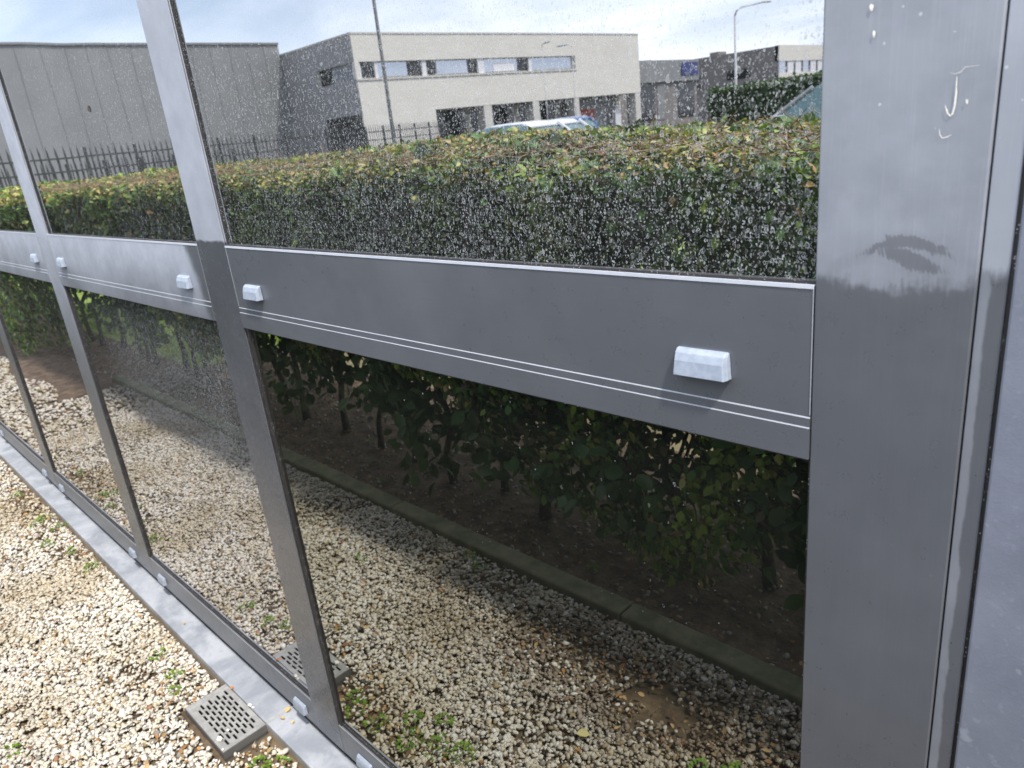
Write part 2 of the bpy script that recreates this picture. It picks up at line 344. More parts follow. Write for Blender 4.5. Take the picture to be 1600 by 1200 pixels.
# gravel stones
def ico():
    p = (1+5**.5)/2
    v = np.array([(-1, p, 0), (1, p, 0), (-1, -p, 0), (1, -p, 0), (0, -1, p), (0, 1, p), (0, -1, -p), (0, 1, -p), (p, 0, -1), (p, 0, 1), (-p, 0, -1), (-p, 0, 1)])/np.hypot(1, p)
    f = np.array([(0, 11, 5), (0, 5, 1), (0, 1, 7), (0, 7, 10), (0, 10, 11), (1, 5, 9), (5, 11, 4), (11, 10, 2), (10, 7, 6), (7, 1, 8), (3, 9, 4), (3, 4, 2), (3, 2, 6), (3, 6, 8), (3, 8, 9), (4, 9, 5), (2, 4, 11), (6, 2, 10), (8, 6, 7), (9, 8, 1)])
    return v, f
IV, IF = ico()
GR = (-1.635, -1.40, .330, .448)      # drain box footprint
def stone_cloud(n, xr, yr, smin, smax, zl, keep):
    P = np.stack([rng.uniform(*xr, n), rng.uniform(*yr, n), rng.uniform(0, zl, n)], 1)
    P = P[keep(P)]
    return P, rng.uniform(smin, smax, len(P))**1
def kgravel(P):
    x, y = P[:, 0], P[:, 1]; u = rng.uniform(0, 1, len(P))
    dn = fnoise(P*[1, 1, 0], 4.5)
    k = np.full(len(P), 1.0)
    def patch(cx, cy, rx, ry, s):
        d = ((x-cx)/rx)**2+((y-cy)/ry)**2; return s*np.exp(-d)
    bare = patch(-3.55, .42, .35, .12, .8)+patch(-1.5, .38, .16, .10, .75)+patch(-1.25, .40, .14, .08, .7)+patch(-1.0, -.08, .34, .07, .55)+patch(-.7, -.05, .3, .08, .5)+patch(-3.0, .39, .3, .05, .45)+patch(-1.75, -.12, .4, .05, .5)+patch(-2.9, .30, .25, .06, .35)
    k = k-bare-.45*(dn > .55)
    g = (x > GR[0]) & (x < GR[1]) & (y > GR[2]) & (y < GR[3])
    return (u < k) & ~g & (y < .437) & ((x > -4.85) | (y > .1+.05*np.sin(x*5)))
sets = [stone_cloud(62000, (-4.2, .5), (-.215, .44), .0036, .0080, .013, kgravel), stone_cloud(26000, (-4.2, .5), (-.215, .44), .0018, .0042, .014, kgravel), stone_cloud(11000, (-8.5, -4.2), (-.6, .43), .008, .014, .012, kgravel),
        stone_cloud(2600, (-6, .6), (-1.05, -.24), .004, .010, .004, lambda P: rng.uniform(0, 1, len(P)) < .9)]
P = np.vstack([s[0] for s in sets]); sz = np.concatenate([s[1] for s in sets]); n = len(P)
J = IV[None]*(1+rng.uniform(-.28, .28, (n, 12, 1)))*np.stack([rng.uniform(.9, 1.35, n), rng.uniform(.7, 1.0, n), rng.uniform(.4, .68, n)], 1)[:, None, :]
Rm = rotmats(rng.uniform(0, 6.28, n), rng.normal(0, .35, n), rng.normal(0, .35, n))
V = np.einsum('nij,nkj->nki', Rm, J)*sz[:, None, None]+P[:, None, :]
F = (IF[None]+(np.arange(n)*12)[:, None, None]).reshape(-1, 3)
pal = np.array([(.80, .77, .70), (.76, .71, .61), (.84, .82, .78), (.72, .64, .48), (.48, .37, .22), (.30, .28, .26), (.36, .17, .09), (.70, .66, .60)])
ci = rng.choice(8, n, p=[.27, .2, .25, .1, .05, .04, .02, .07]); pc = pal[ci]*rng.uniform(.82, 1.08, (n, 1))
dirty = np.clip(fnoise(P*[1, 1, 0]+3, 5)*.5+.15+0*P[:, 0], 0, .5)[:, None]; pc = pc*(1-dirty)+np.array([.46, .38, .24])*dirty; mud_shade = np.clip(1.1*np.exp(-((P[:, 0]+.75)/.65)**2-((P[:, 1]+.06)/.17)**2)*(1+.6*fnoise(P*[1, 1, 0], 9)), 0, .85)[:, None]*(rng.uniform(0, 1, (n, 1)) < .8); pc = pc*(1-mud_shade)+np.array([.20, .145, .10])*mud_shade  # brown near the kerb is soil on stones plus shade painted into their colour
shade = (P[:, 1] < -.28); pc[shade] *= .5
pc = np.clip(pc, 0, .86)
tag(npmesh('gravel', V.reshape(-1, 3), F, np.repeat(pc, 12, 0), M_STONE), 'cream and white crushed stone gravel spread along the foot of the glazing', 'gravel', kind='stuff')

# leaf litter scraps
def litter(n, xr, yr, keep, smin, smax):
    P = np.stack([rng.uniform(*xr, n), rng.uniform(*yr, n), rng.uniform(.008, .02, n)], 1); return P[keep(P)]
def near(cs):
    def f(P):
        k = np.zeros(len(P))
        for cx, cy, rx, ry, s in cs: k = np.maximum(k, s*np.exp(-((P[:, 0]-cx)/rx)**2-((P[:, 1]-cy)/ry)**2))
        return rng.uniform(0, 1, len(P)) < k
    return f
ng = lambda P: ~((P[:, 0] > GR[0]) & (P[:, 0] < GR[1]) & (P[:, 1] > GR[2]) & (P[:, 1] < GR[3]))
P = litter(14000, (-4.5, 0.4), (-.17, .425), near([(-1.5, .40, .2, .09, .9), (-1.22, .40, .2, .05, .9), (-1.7, .36, .1, .1, .5), (-3.4, .38, .5, .1, .5), (-.9, -.05, .4, .1, .5), (-2, .3, 3, .5, .05)]), 0, 0); P = P[ng(P)]
Q = litter(9000, (-8, 1), (-1.1, -.24), lambda P: rng.uniform(0, 1, len(P)) < .8, 0, 0)
P = np.vstack([P, Q]); n = len(P)
V, F, C = scatter(LEAF*[1, 1, 1.5], LEAFF, P, rotmats(rng.uniform(0, 6.28, n), rng.normal(0, .4, n), rng.normal(0, .4, n)), rng.uniform(.006, .018, n), np.array([(.42, .22, .08), (.5, .34, .16), (.22, .12, .06), (.34, .26, .12)])[rng.integers(0, 4, n)]*rng.uniform(.6, 1.1, (n, 1)))
tag(npmesh('leaf_litter', V, F, C, M_TWIG), 'crumbled brown leaf scraps lying among the gravel and under the hedge', 'leaf litter', kind='stuff')

# ------------------------------------------------------------------ bluestone ledge slabs (0.06 deep strip in front of the rail)
labs = ['light grey bluestone ledge slab nearest the camera, right of the joint beside the drain grate', 'light grey bluestone ledge slab the metal drain grate butts against', 'bluestone ledge slab below the second glass bay from the right post', 'bluestone ledge slab below the far left glass, cut by the left photo edge', 'farthest bluestone ledge slab, out past the left photo edge', 'last bluestone ledge slab at the far end of the glazing']
ZLED = CZ-1.212
M_MORT = simple('mortar', (.4, .36, .28), (.5, .46, .38), 80)
xj = [1.05, -.167, -1.416, -2.665, -3.91, -5.16, -6.4]
for i in range(6):
    b = MB(); y0 = .4455+.001*math.sin(i*3); b.box(xj[i+1]+.0015, xj[i]-.0015, y0, .58, -.05, ZLED+.0006*math.sin(i*5))
    lb = labs[i-1] if i else 'short bluestone ledge slab below the light grey wall panel, right of the post'
    sl = tag(b.build('stone_ledge', M_BLUE, None, .0025), lb, 'stone ledge', 'bluestone slabs under the glazing')
    b = MB(); b.box(xj[i+1]-.0015, xj[i+1]+.0014, .4475, .5, -.04, ZLED-.002); b.build('mortar_joint', M_MORT, sl)

# ------------------------------------------------------------------ the glazed facade
XA, Wm, SP = -1.2674, .1084, 1.0615
ZT, ZB, ZS = -.1258+CZ, -.2603+CZ, -1.105+CZ      # transom top, bottom; bottom rail top
ZF = -1.1777+CZ; TOP = 3.05; NB = 5; XP = -.2095; XP2 = -.1112
FA = thing('glazed_facade', (-2.5, FY, 0), 'grey aluminium framed wall of mirror glass, chalky above and wiped clean low on the right', 'glass facade')
FA['kind'] = 'thing'; del FA['kind']
mull = [XA-i*SP for i in range(NB)]                 # left edges
for i, xl in enumerate(mull):
    b = MB(); xr = xl+Wm
    b.box(xl, xr, FY, FY+.0018, ZF, TOP); b.box(xl+.0022, xr-.0022, FY+.0018, FY+.0030, ZF, TOP)
    for za, zb_ in ((ZF, TOP),): b.box(xl-.0005, xr+.0005, FY+.0030, .62, za, zb_)
    o = b.build('mullion', M_MA if i == 0 else M_MB, FA, .0007)
    if i == 0: o['label'] = 'mullion left of the spotted pane, chalky above the crossbar and wiped dark below'
bays = [(mull[0]+Wm, XP)]+[(mull[i+1]+Wm, mull[i]) for i in range(NB-1)]
def mkcap(w, name='drain_cap'):
    # hooded cap: sloping rounded top, flatter lower face, flared ends, open below
    sec = [(0, .0115), (-.0035, .0112), (-.0068, .0085), (-.0092, .002), (-.0108, -.0108), (0, -.0112)]
    b = MB(); R2 = []
    for f in (0, 1): pass
    rings = []
    for xx, k in ((-w/2, 0), (-w/2+.0022, 1), (w/2-.0022, 1), (w/2, 0)):
        r = []
        for (yy, zz) in sec:
            if k == 0: r.append((xx*(1 if zz < 0 else .955), yy*.55, zz*.93 if zz > 0 else zz))
            else: r.append((xx*(1 if zz < 0 else .965), yy, zz))
        rings.append(r)
    b.loft(rings, True); me = b.build(name, M_CAP, None, .0006).data
    o = [q for q in bpy.data.objects if q.data == me][0]; bpy.data.objects.remove(o); return me
CAPM = mkcap(.050)
def putcap(x, z, parent, first=[0]):
    o = bpy.data.objects.new('drain_cap', CAPM); COL.objects.link(o); o.parent = parent
    base = Vector((0, 0, 0)); p = parent
    o.location = Vector((x, FY-.0002, z)) ; o.rotation_euler = (0, random.uniform(-.02, .02), 0)
    bm = o.modifiers.new('bevel', 'BEVEL'); bm.width = .0007; bm.segments = 2; bm.limit_method = 'ANGLE'
    return o
tm = [M_T1, M_T2, M_T3, M_T3, M_T3]
gu = [M_GU1, M_GU2, M_GU3, M_GU3, M_GU3]; gl_ = [M_GL1, M_GL2, M_GL3, M_GL3, M_GL3]
plabU = ['upper mirror glass pane nearest the right post, thick with dried white water spots', 'upper mirror pane in the second bay, lightly spotted', 'upper mirror pane cut by the left photo edge']
plabL = ['lower mirror glass pane nearest the right post, clean and dark', 'lower mirror pane in the second bay with a spray of white spots in its upper right corner', 'narrow far lower mirror pane at the left']
for i, (xa, xb) in enumerate(bays):
    # transom: profile extruded along x, chalky top ledge and chalky groove lips
    pr = [(.56, ZT), (FY, ZT), (FY, ZT-.1001), (FY-.0009, ZT-.1010), (FY-.0009, ZT-.1082), (FY-.0017, ZT-.1090), (FY-.0017, ZB), (.56, ZB)]
    b = MB(); x0, x1 = xa+.0006, xb-.0006
    for j in range(len(pr)):
        p, q = pr[j], pr[(j+1) % len(pr)]; b.cur = 1 if j == 0 else (2 if j in (2, 4) else 0)
        b.q((x0, *p), (x1, *p), (x1, *q), (x0, *q))
    b.cur = 0; b.q(*[(x0, *p) for p in pr]); b.q(*[(x1, *p) for p in reversed(pr)])
    # thin lip along the front of the top ledge and dried deposit along both end joints
    b.cur = 1; b.box(x0, x1, FY-.0006, FY+.0006, ZT-.0022, ZT+.0008)
    b.cur = 2; b.box(x1-.0007, x1, FY-.0005, FY+.001, ZT-.0985, ZT-.0024); b.box(x0, x0+.0007, FY-.0005, FY+.001, ZT-.0985, ZT-.0024)
    tr = b.build('transom', [tm[i], M_WHITE, M_LIP], FA)
    if i == 0: tr['label'] = 'long dark crossbar wiped clean, with two thin pale groove lines'
    if i == 1: tr['label'] = 'second crossbar from the right, pale and chalky, dark only at its right end'
    for xx in (xa+.045+.025, xb-.0645-.025): putcap(xx, ZT-.0695, tr)
    # bottom rail
    b = MB(); b.box(xa+.0006, xb-.0006, FY+.0004, .56, ZF+.0004, ZS)
    b.cur = 1; b.box(xa+.0006, xb-.0006, FY+.0001, FY+.0012, ZS-.001, ZS+.0007)
    br = b.build('bottom_rail', [M_SILL, M_CHALK], FA, .0006)
    for xx in (xa+.088, xb-.055): putcap(xx, ZF+.030, br)
    # top rail
    b = MB(); b.box(xa+.0006, xb-.0006, FY, .56, TOP-.1, TOP); b.build('top_rail', M_T3, FA, .001)
    for nm, z0, z1, gm, lb, gb in (('u', ZT, TOP-.1, gu[i], plabU, .0025), ('l', ZS, ZB, gl_[i], plabL, .008)):
        b = MB(); b.box(xa+.001, xb-.001, G, G+.024, z0+.0006, z1-.0006); gp = b.build('glass_pane', gm, FA)
        if i < 3: gp['label'] = lb[i]
        b = MB(); y0, y1 = (FY+.0042, G-.0002) if nm == 'u' else (FY+.0021, G-.0002)
        b.box(xa+.0008, xa+(.005 if nm == 'u' else .009), y0, y1, z0+.0004, z1-.0004); b.box(xb-.0016, xb-.0006, y0, y1, z0+.0004, z1-.0004)
        b.box(xa+.0051, xb-.0017, G-.003, y1, z0+.0004, z0+gb); b.box(xa+.0051, xb-.0017, G-.003, y1, z1-.004, z1-.0004)
        o = b.build('gasket', M_RUB, gp)
b = MB(); b.box(XP, XP2, FY-.0004, .62, ZF, TOP)
po = b.build('post', M_POST, FA, .0012); po['label'] = 'broad right post, pale above and wiped dark below with a smear at the boundary'
# dried droppings and scratches on the post, each a part of its own
M_DEP = simple('pale_deposit', (.70, .68, .62), (.82, .80, .74), 300, .8)
def stroke(name, pts, w, y=FY-.0012):
    b = MB(); P = [Vector((p[0], p[1])) for p in pts]; Lf, Rt = [], []
    for i, p in enumerate(P):
        d = (P[min(i+1, len(P)-1)]-P[max(i-1, 0)]).normalized(); n_ = Vector((-d.y, d.x))*w/2*(1 if 0 < i < len(P)-1 else .4)
        Lf.append((p.x+n_.x, y, p.y+CZ+n_.y)); Rt.append((p.x-n_.x, y, p.y+CZ-n_.y))
    n0 = len(b.v); b.v += Lf+Rt; k = len(P)
    for i in range(k-1): b.f.append((n0+i, n0+i+k, n0+i+1+k, n0+i+1)); b.mi.append(0)
    b.build(name, M_DEP, FA)
stroke('scratch', [(-.1318, .0013), (-.1314, -.008), (-.1316, -.0145), (-.1324, -.0185), (-.1335, -.0195), (-.1350, -.0178), (-.1366, -.0135)], .0010)
stroke('scratch', [(-.1386, -.0265), (-.1380, -.0298), (-.1366, -.0317), (-.1340, -.0312), (-.1318, -.0300)], .0005)
stroke('scratch', [(-.1355, .0040), (-.1330, .0030), (-.1300, .0036), (-.128, .0060), (-.121, .0060)], .0003)
def blob(cx, cz, rx, rz):
    b = MB(); b.q(*[(cx+rx*math.cos(a)*(1+.15*math.sin(3*a)), FY-.0013, cz+CZ+rz*math.sin(a)*(1+.2*math.cos(2*a+1))) for a in [2*math.pi*k/14 for k in range(14)]]); b.build('dried_drip', M_DEP, FA)
blob(-.1805, .0456, .0012, .0021); blob(-.1783, .0309, .0008, .0022); blob(-.1255, -.0125, .0007, .0014)
bug = MB(); bug.q(*[(-1.643+.009*math.cos(a), G-.0006, .126+CZ+.006*math.sin(a)*(1.2 if math.cos(a) > 0 else .7)) for a in [2*math.pi*k/12 for k in range(12)]])
bug.build('dirt_spot', simple('dark_dirt', (.05, .04, .04), (.1, .09, .08), 200), FA)
b = MB(); b.box(-.1102, -.0957, FY+.0012, .60, ZF, TOP); b.build('cover_strip', M_STRIP, FA, .0006)
b = MB(); b.box(-.0955, -.0932, FY+.0028, .60, ZF, TOP); b.build('joint_seal', M_RUB, FA)
b = MB(); b.box(-6.2, 1.5, .512, .60, ZLED-.01, ZF-.0006); b.box(-6.2, 1.5, .63, .66, -.02, TOP); b.box(XP2+.0003, -.1104, .51, .62, ZF, TOP); b.build('interior_wall', M_DARK, FA)
b = MB(); b.box(-6.2, 1.6, .44, .9, TOP+.001, TOP+.35); b.build('parapet', M_T3, FA, .003)
b = MB(); b.box(-.0930, 1.5, FY-.001, .62, ZF+.0005, TOP)
tag(b.build('wall_panel', M_PANEL, None, .0015), 'pale blue-grey weathered wall panel right of the post and its black seal', 'wall panel')

# ------------------------------------------------------------------ drain grate
gx0, gx1, gy0, gy1, gz = -1.621, -1.413, .342, .4435, .025
GT = thing('drain_grate', ((gx0+gx1)/2, (gy0+gy1)/2, 0), 'small grey metal drain grate with staggered slots set in the gravel against the stone ledge', 'drain grate')
b = MB(); w = .0022
b.box(gx0+.001, gx1-.001, gy0+.001, gy0+.001+w, -.03, gz-.003); b.box(gx0+.001, gx1-.001, gy1-.001-w, gy1-.001, -.03, gz-.003)
b.box(gx0+.001, gx0+.001+w, gy0+.0033, gy1-.0033, -.03, gz-.003); b.box(gx1-.001-w, gx1-.001, gy0+.0033, gy1-.0033, -.03, gz-.003)
b.build('channel_tray', M_TRAY, GT)
b = MB(); b.box(gx0+.004, gx1-.004, gy0+.004, gy1-.004, -.034, -.0005); b.build('tray_bottom', M_DARK, GT)
# cover plate with slot openings: rows of slots along x, staggered
b = MB(); rows = 8; mx = .020; my = .011; rp = (gy1-gy0-2*my)/rows; sh = rp*.52
ys = gy0
b.box(gx0, gx1, gy0, gy0+my, gz-.003, gz); b.box(gx0, gx1, gy1-my, gy1, gz-.003, gz)
for r in range(rows):
    y0 = gy0+my+r*rp; y1 = y0+(rp-sh); y2 = y0+rp
    b.box(gx0, gx1, y0, y1, gz-.003, gz)
    L = .0215; gap = .0065; xx = gx0+mx+(0 if r % 2 else (L+gap)/2); prev = gx0; xs = xx
    cnt = 6 if r % 2 else 6
    for k in range(cnt):
        if xs+L > gx1-mx+.008: break
        b.box(prev, xs, y1, y2, gz-.003, gz); prev = xs+L; xs += L+gap
    b.box(prev, gx1, y1, y2, gz-.003, gz)
b.build('slotted_cover', M_GRATE, GT)
b = MB(); b.box(gx0-.0002, gx1+.0002, gy0-.0018, gy0-.0002, gz-.020, gz-.0004); b.box(gx1+.0002, gx1+.0018, gy0-.0018, gy1, gz-.020, gz-.0004); b.box(gx0-.0018, gx0-.0004, gy0-.0018, gy1, gz-.020, gz-.0004)
b.build('cover_rim', M_TRAY, GT)

# loose white chips lying on the grate and ledge, a few things one can count
def pebble(loc, s, label, squash=.5):
    rr = np.random.default_rng(int(abs(loc[0]*1000))); V = IV*(1+rr.uniform(-.25, .25, (12, 1)))*[1.2, .85, squash]*s
    b = MB(); b.v = [tuple(a) for a in V]; b.f = [tuple(int(k) for k in f) for f in IF]; b.mi = [0]*20
    o = b.build('stone_chip', M_CHIP, None, s*.06); o.location = loc; tag(o, label, 'stone', 'loose stone chips on the grate and ledge'); return o
M_CHIP = simple('stone_chip', (.70, .67, .58), (.82, .80, .74), 90, .8, .3, .001)
pebble((-1.455, .353, gz+.0035), .0085, 'white stone chip lying on the near corner of the drain grate')
pebble((-1.467, .378, gz+.002), .004, 'tiny pale chip on a slot in the middle of the drain grate')
pebble((-1.495, .446, ZLED+.003), .0055, 'white chip wedged in the gap between grate and stone ledge')
pebble((-1.482, .4475, ZLED+.002), .0045, 'smaller white chip wedged beside the other at the ledge edge')
pebble((-1.42, .345, gz+.002), .004, 'little stone on the grate corner nearest the camera')

# weeds
M_WEED = attr_mat('weed_leaf', .5, .3)
def weed_mesh(k, spread, seed):
    r = np.random.default_rng(seed); a = r.uniform(0, 6.28, k); d = spread*np.sqrt(r.uniform(0, 1, k))
    P = np.stack([d*np.cos(a), d*np.sin(a), .006+.016*(1-d/spread)*r.uniform(.4, 1.3, k)], 1)
    V, F, C = scatter(LEAF*[1.5, 1, 1], LEAFF, P, rotmats(a-1.57+r.normal(0, .6, k), r.normal(0, .3, k), r.normal(.25, .35, k)), r.uniform(.005, .011, k), np.array([.14, .30, .03])*r.uniform(.6, 1.25, (k, 1))+r.uniform(0, .08, (k, 1))*[1, .6, 0])
    return V, F, C
wl = [(-3.12, .37, 1.2, 'clover-like weed tuft in the gravel at the left photo edge'), (-2.9, .35, 1, 'weed tuft in gravel left of the stone ledge, lower of a pair'), (-2.57, .405, 1.1, 'weed hugging the ledge midway up the left gravel'), (-1.90, .38, .9, 'small green weed in gravel above the drain grate'), (-1.78, .375, .8, 'weed tuft just up from the drain grate'), (-1.72, .35, .7, 'smallest weed beside the drain grate corner'),
      (-1.29, .405, 1.1, 'bright green weed between drain grate and bottom photo edge'), (-1.33, .38, .7, 'low weed right of the drain grate'), (-1.84, .02, .8, 'weed in the gravel at the lower left photo corner'), (-1.12, .38, 1.5, 'broad weed mat seen mirrored in the lower clean pane'), (-1.05, .35, 1.5, 'second weed mat mirrored low in the clean pane'), (-1.0, .33, 1.2, 'right end of the weed mat mirrored in the clean pane'), (-1.16, .34, 1.0, 'weed mirrored beside the mullion foot'),
      (-1.48, -.165, 1.0, 'weed growing against the kerb foot'), (-2.23, -.33, 1.0, 'weed under the hedge beyond the kerb'), (-1.83, -.28, 1.0, 'weed just behind the kerb'), (-3.15, .40, 1.2, 'weed mirrored low in the second bay'), (-.54, .03, 1.2, 'weed mirrored near the right post'), (-.60, .06, .9, 'small weed mirrored near the right post'), (-1.2, -.35, .9, 'weed in the dark soil under the hedge'), (-3.5, .38, 1.0, 'weed by the reddish bare patch at the far left'), (-3.0, .42, 1.3, 'weed against the ledge in the upper left gravel'), (-2.75, .39, .7, 'tiny weed between two larger ones on the left gravel'), (-1.22, .40, 1.2, 'weed at the bottom photo edge beside the ledge'), (-1.10, .30, .8, 'small weed behind the weed mat in the clean pane'), (-1.55, -.19, .8, 'second weed against the kerb foot')]
for i, (x, y, s, lb) in enumerate(wl):
    V, F, C = weed_mesh(int(34*s), .022*s, 50+i); o = npmesh('weed', V, F, C, M_WEED); o.location = (x, y, .008); tag(o, lb, 'weed', 'small weeds growing in the gravel')
# yellow fallen leaves
def leaf(loc, s, yaw, col, lb):
    Rm = rotmats(np.array([yaw]), np.array([.1]), np.array([.15])); V, F, C = scatter(LEAF*[1.3, 1, 2], LEAFF, np.zeros((1, 3)), Rm, np.array([s]), np.array([col]))
    o = npmesh('fallen_leaf', V, F, C, M_TWIG); o.location = loc; tag(o, lb, 'leaf', 'fallen leaves'); return o
leaf((-1.40, .49, ZLED+.003), .018, .6, (.60, .42, .18), 'curled tan leaf on the ledge beside the slab joint')
leaf((-1.385, .478, ZLED+.003), .013, 2.0, (.52, .36, .16), 'small tan leaf scrap just right of the ledge joint')
leaf((-1.365, .489, ZLED+.003), .012, 4.0, (.64, .50, .26), 'pale leaf scrap against the bottom rail near the joint')
leaf((-.82, .13, .016), .030, 1.0, (.62, .56, .26), 'pale yellow leaf on dark gravel mirrored in the clean pane')
leaf((-1.58, .442, .032), .012, 1.2, (.55, .22, .06), 'orange leaf scrap at the upper edge of the drain grate')
leaf((-1.95, .472, ZLED+.003), .010, 1.0, (.5, .34, .18), 'brown scrap on the ledge above the grate')

# ------------------------------------------------------------------ hedge
HG = thing('hedge', (-4, -.65, 0), 'clipped leafy green hedge with a browned flat top behind the kerb', 'hedge')
def hedge_leaves(n, x0, x1, size, seed):
    r = np.random.default_rng(seed)
    x = r.uniform(x0, x1, n); u = r.uniform(0, 1, n)
    per = np.array([0, .33, .66, 1.0])        # front, top, back share
    yb = -1.15; zt = 1.190+.037*np.clip((-x-.8)/1.2, 0, 1)
    zt = zt+.007*np.sin(x*2.3)+.005*np.sin(x*6.1+1)
    zb = .44+.10*np.sin(x*2.1+.6)+.07*np.sin(x*5.3)+.05*np.sin(x*11+2)
    zb = zb-.28*np.exp(-((x+.95)/.42)**2)-.34*(x < -6.0)+.16*np.exp(-((x+4.9)/.8)**2); yf = np.where(x < -5.9, -.34+.30*np.clip((-5.9-x)/.5, 0, 1), -.34)
    dep = np.minimum(r.exponential(.05, n), .3)
    y = np.empty(n); z = np.empty(n)
    f = u < .44; tp = (u >= .44) & (u < .78); bk = u >= .78
    v = r.uniform(0, 1, n)
    z[f] = (zb+(zt-.075-zb)*v)[f]; y[f] = (yf-.04*np.sin(z*7+x*3)-.06*np.abs((z-.75))-dep)[f]
    z[bk] = (zb+(zt-.05-zb)*v)[bk]; y[bk] = (yb+dep)[bk]
    yy = yf+(yb-yf)*v; dome = -.065*np.clip(1-2*v, 0, 1)**1.6-.04*np.clip(2*v-1.5, 0, 1)
    y[tp] = yy[tp]; z[tp] = (zt+dome-dep*.6)[tp]
    P = np.stack([x, y, z], 1)
    gn = fnoise(P, 9.0); keep = (gn > -.55) | (u > .4)
    keep &= (r.uniform(0, 1, n) > .25) | (gn > 0)
    nrm_yaw = np.where(f, 0, np.where(bk, math.pi, 0))
    P, f, tp, bk, gn = P[keep], f[keep], tp[keep], bk[keep], gn[keep]; n = len(P)
    yaw = r.uniform(0, 6.28, n); pitch = r.normal(0, .5, n); roll = np.where(tp, r.normal(.0, .5, n), r.normal(0, 1, n))
    # front leaves hang with their faces outward
    Rm = rotmats(yaw*np.where(tp, 1, .25)+np.where(f, 2.4, 0), pitch, np.where(tp, roll, -1.1+r.normal(0, .5, n)))
    cl = fnoise(P*[1, 1, 1.2], 8.5)+.35*r.normal(size=n)
    c = np.array([(.09, .20, .045), (.13, .26, .055), (.065, .13, .045), (.11, .09, .055)])[r.choice(4, n, p=[.36, .30, .18, .16])]
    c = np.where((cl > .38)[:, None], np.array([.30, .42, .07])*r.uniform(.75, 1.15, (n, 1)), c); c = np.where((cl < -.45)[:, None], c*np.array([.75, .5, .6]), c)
    brown = np.array([(.70, .44, .16), (.72, .54, .22), (.46, .26, .11), (.64, .60, .17), (.34, .42, .07)])[r.choice(5, n, p=[.27, .22, .16, .18, .17])]
    tn = fnoise(P*[1, 1, 0], 5.0)
    isb = (tp | (P[:, 2] > 1.225-.075+.02*tn)) & (P[:, 2] > 1.12) & (r.uniform(0, 1, n) < .62+.38*tn)
    few = (r.uniform(0, 1, n) < .05)
    c = np.where((isb | few)[:, None], brown, c)*r.uniform(.85, 1.35, (n, 1))
    s = r.uniform(.7, 1.2, n)*size*np.where(isb, .55, .92)
    return scatter(LEAF*[1.15, 1, 1], LEAFF, P-LEAF[3]*0, Rm, s, np.clip(c, 0, .7))
parts = [hedge_leaves(105000, -4.2, 1.2, .033, 1), hedge_leaves(60000, -11, -4.2, .045, 2), hedge_leaves(16000, -24, -11, .09, 3)]
off = 0; Vs, Fs, Cs = [], [], []
for V, F, C in parts: Vs.append(V); Fs.append(F+off); Cs.append(C); off += len(V)
# inner leaves added to block light; dark colour paints the shaded gaps
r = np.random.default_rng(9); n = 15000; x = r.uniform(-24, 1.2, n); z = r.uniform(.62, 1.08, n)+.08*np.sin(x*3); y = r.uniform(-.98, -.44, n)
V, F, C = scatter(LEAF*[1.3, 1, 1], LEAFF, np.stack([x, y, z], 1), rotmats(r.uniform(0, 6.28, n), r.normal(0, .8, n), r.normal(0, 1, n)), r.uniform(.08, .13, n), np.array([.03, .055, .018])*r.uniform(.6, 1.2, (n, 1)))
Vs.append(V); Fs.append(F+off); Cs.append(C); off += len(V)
# drooping sprays below the clipped face
n = 5200; K = 110; r = np.random.default_rng(21); cx = np.where(r.uniform(0, 1, K) < .72, r.uniform(-2.9, .8, K), r.uniform(-7, -2.9, K)); cz = r.uniform(.24, .52, K); cy = r.uniform(-.8, -.33, K); ii = r.integers(0, K, n)
P = np.stack([cx[ii]+r.normal(0, .07, n), cy[ii]+r.normal(0, .05, n), cz[ii]+r.normal(0, .06, n)], 1)
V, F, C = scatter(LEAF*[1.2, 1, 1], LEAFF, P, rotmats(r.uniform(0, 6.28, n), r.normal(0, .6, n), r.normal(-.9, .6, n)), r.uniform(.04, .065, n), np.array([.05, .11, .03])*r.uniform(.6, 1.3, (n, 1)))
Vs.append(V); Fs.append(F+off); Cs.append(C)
npmesh('foliage', np.vstack(Vs), np.vstack(Fs), np.vstack(Cs), M_LEAF, HG)
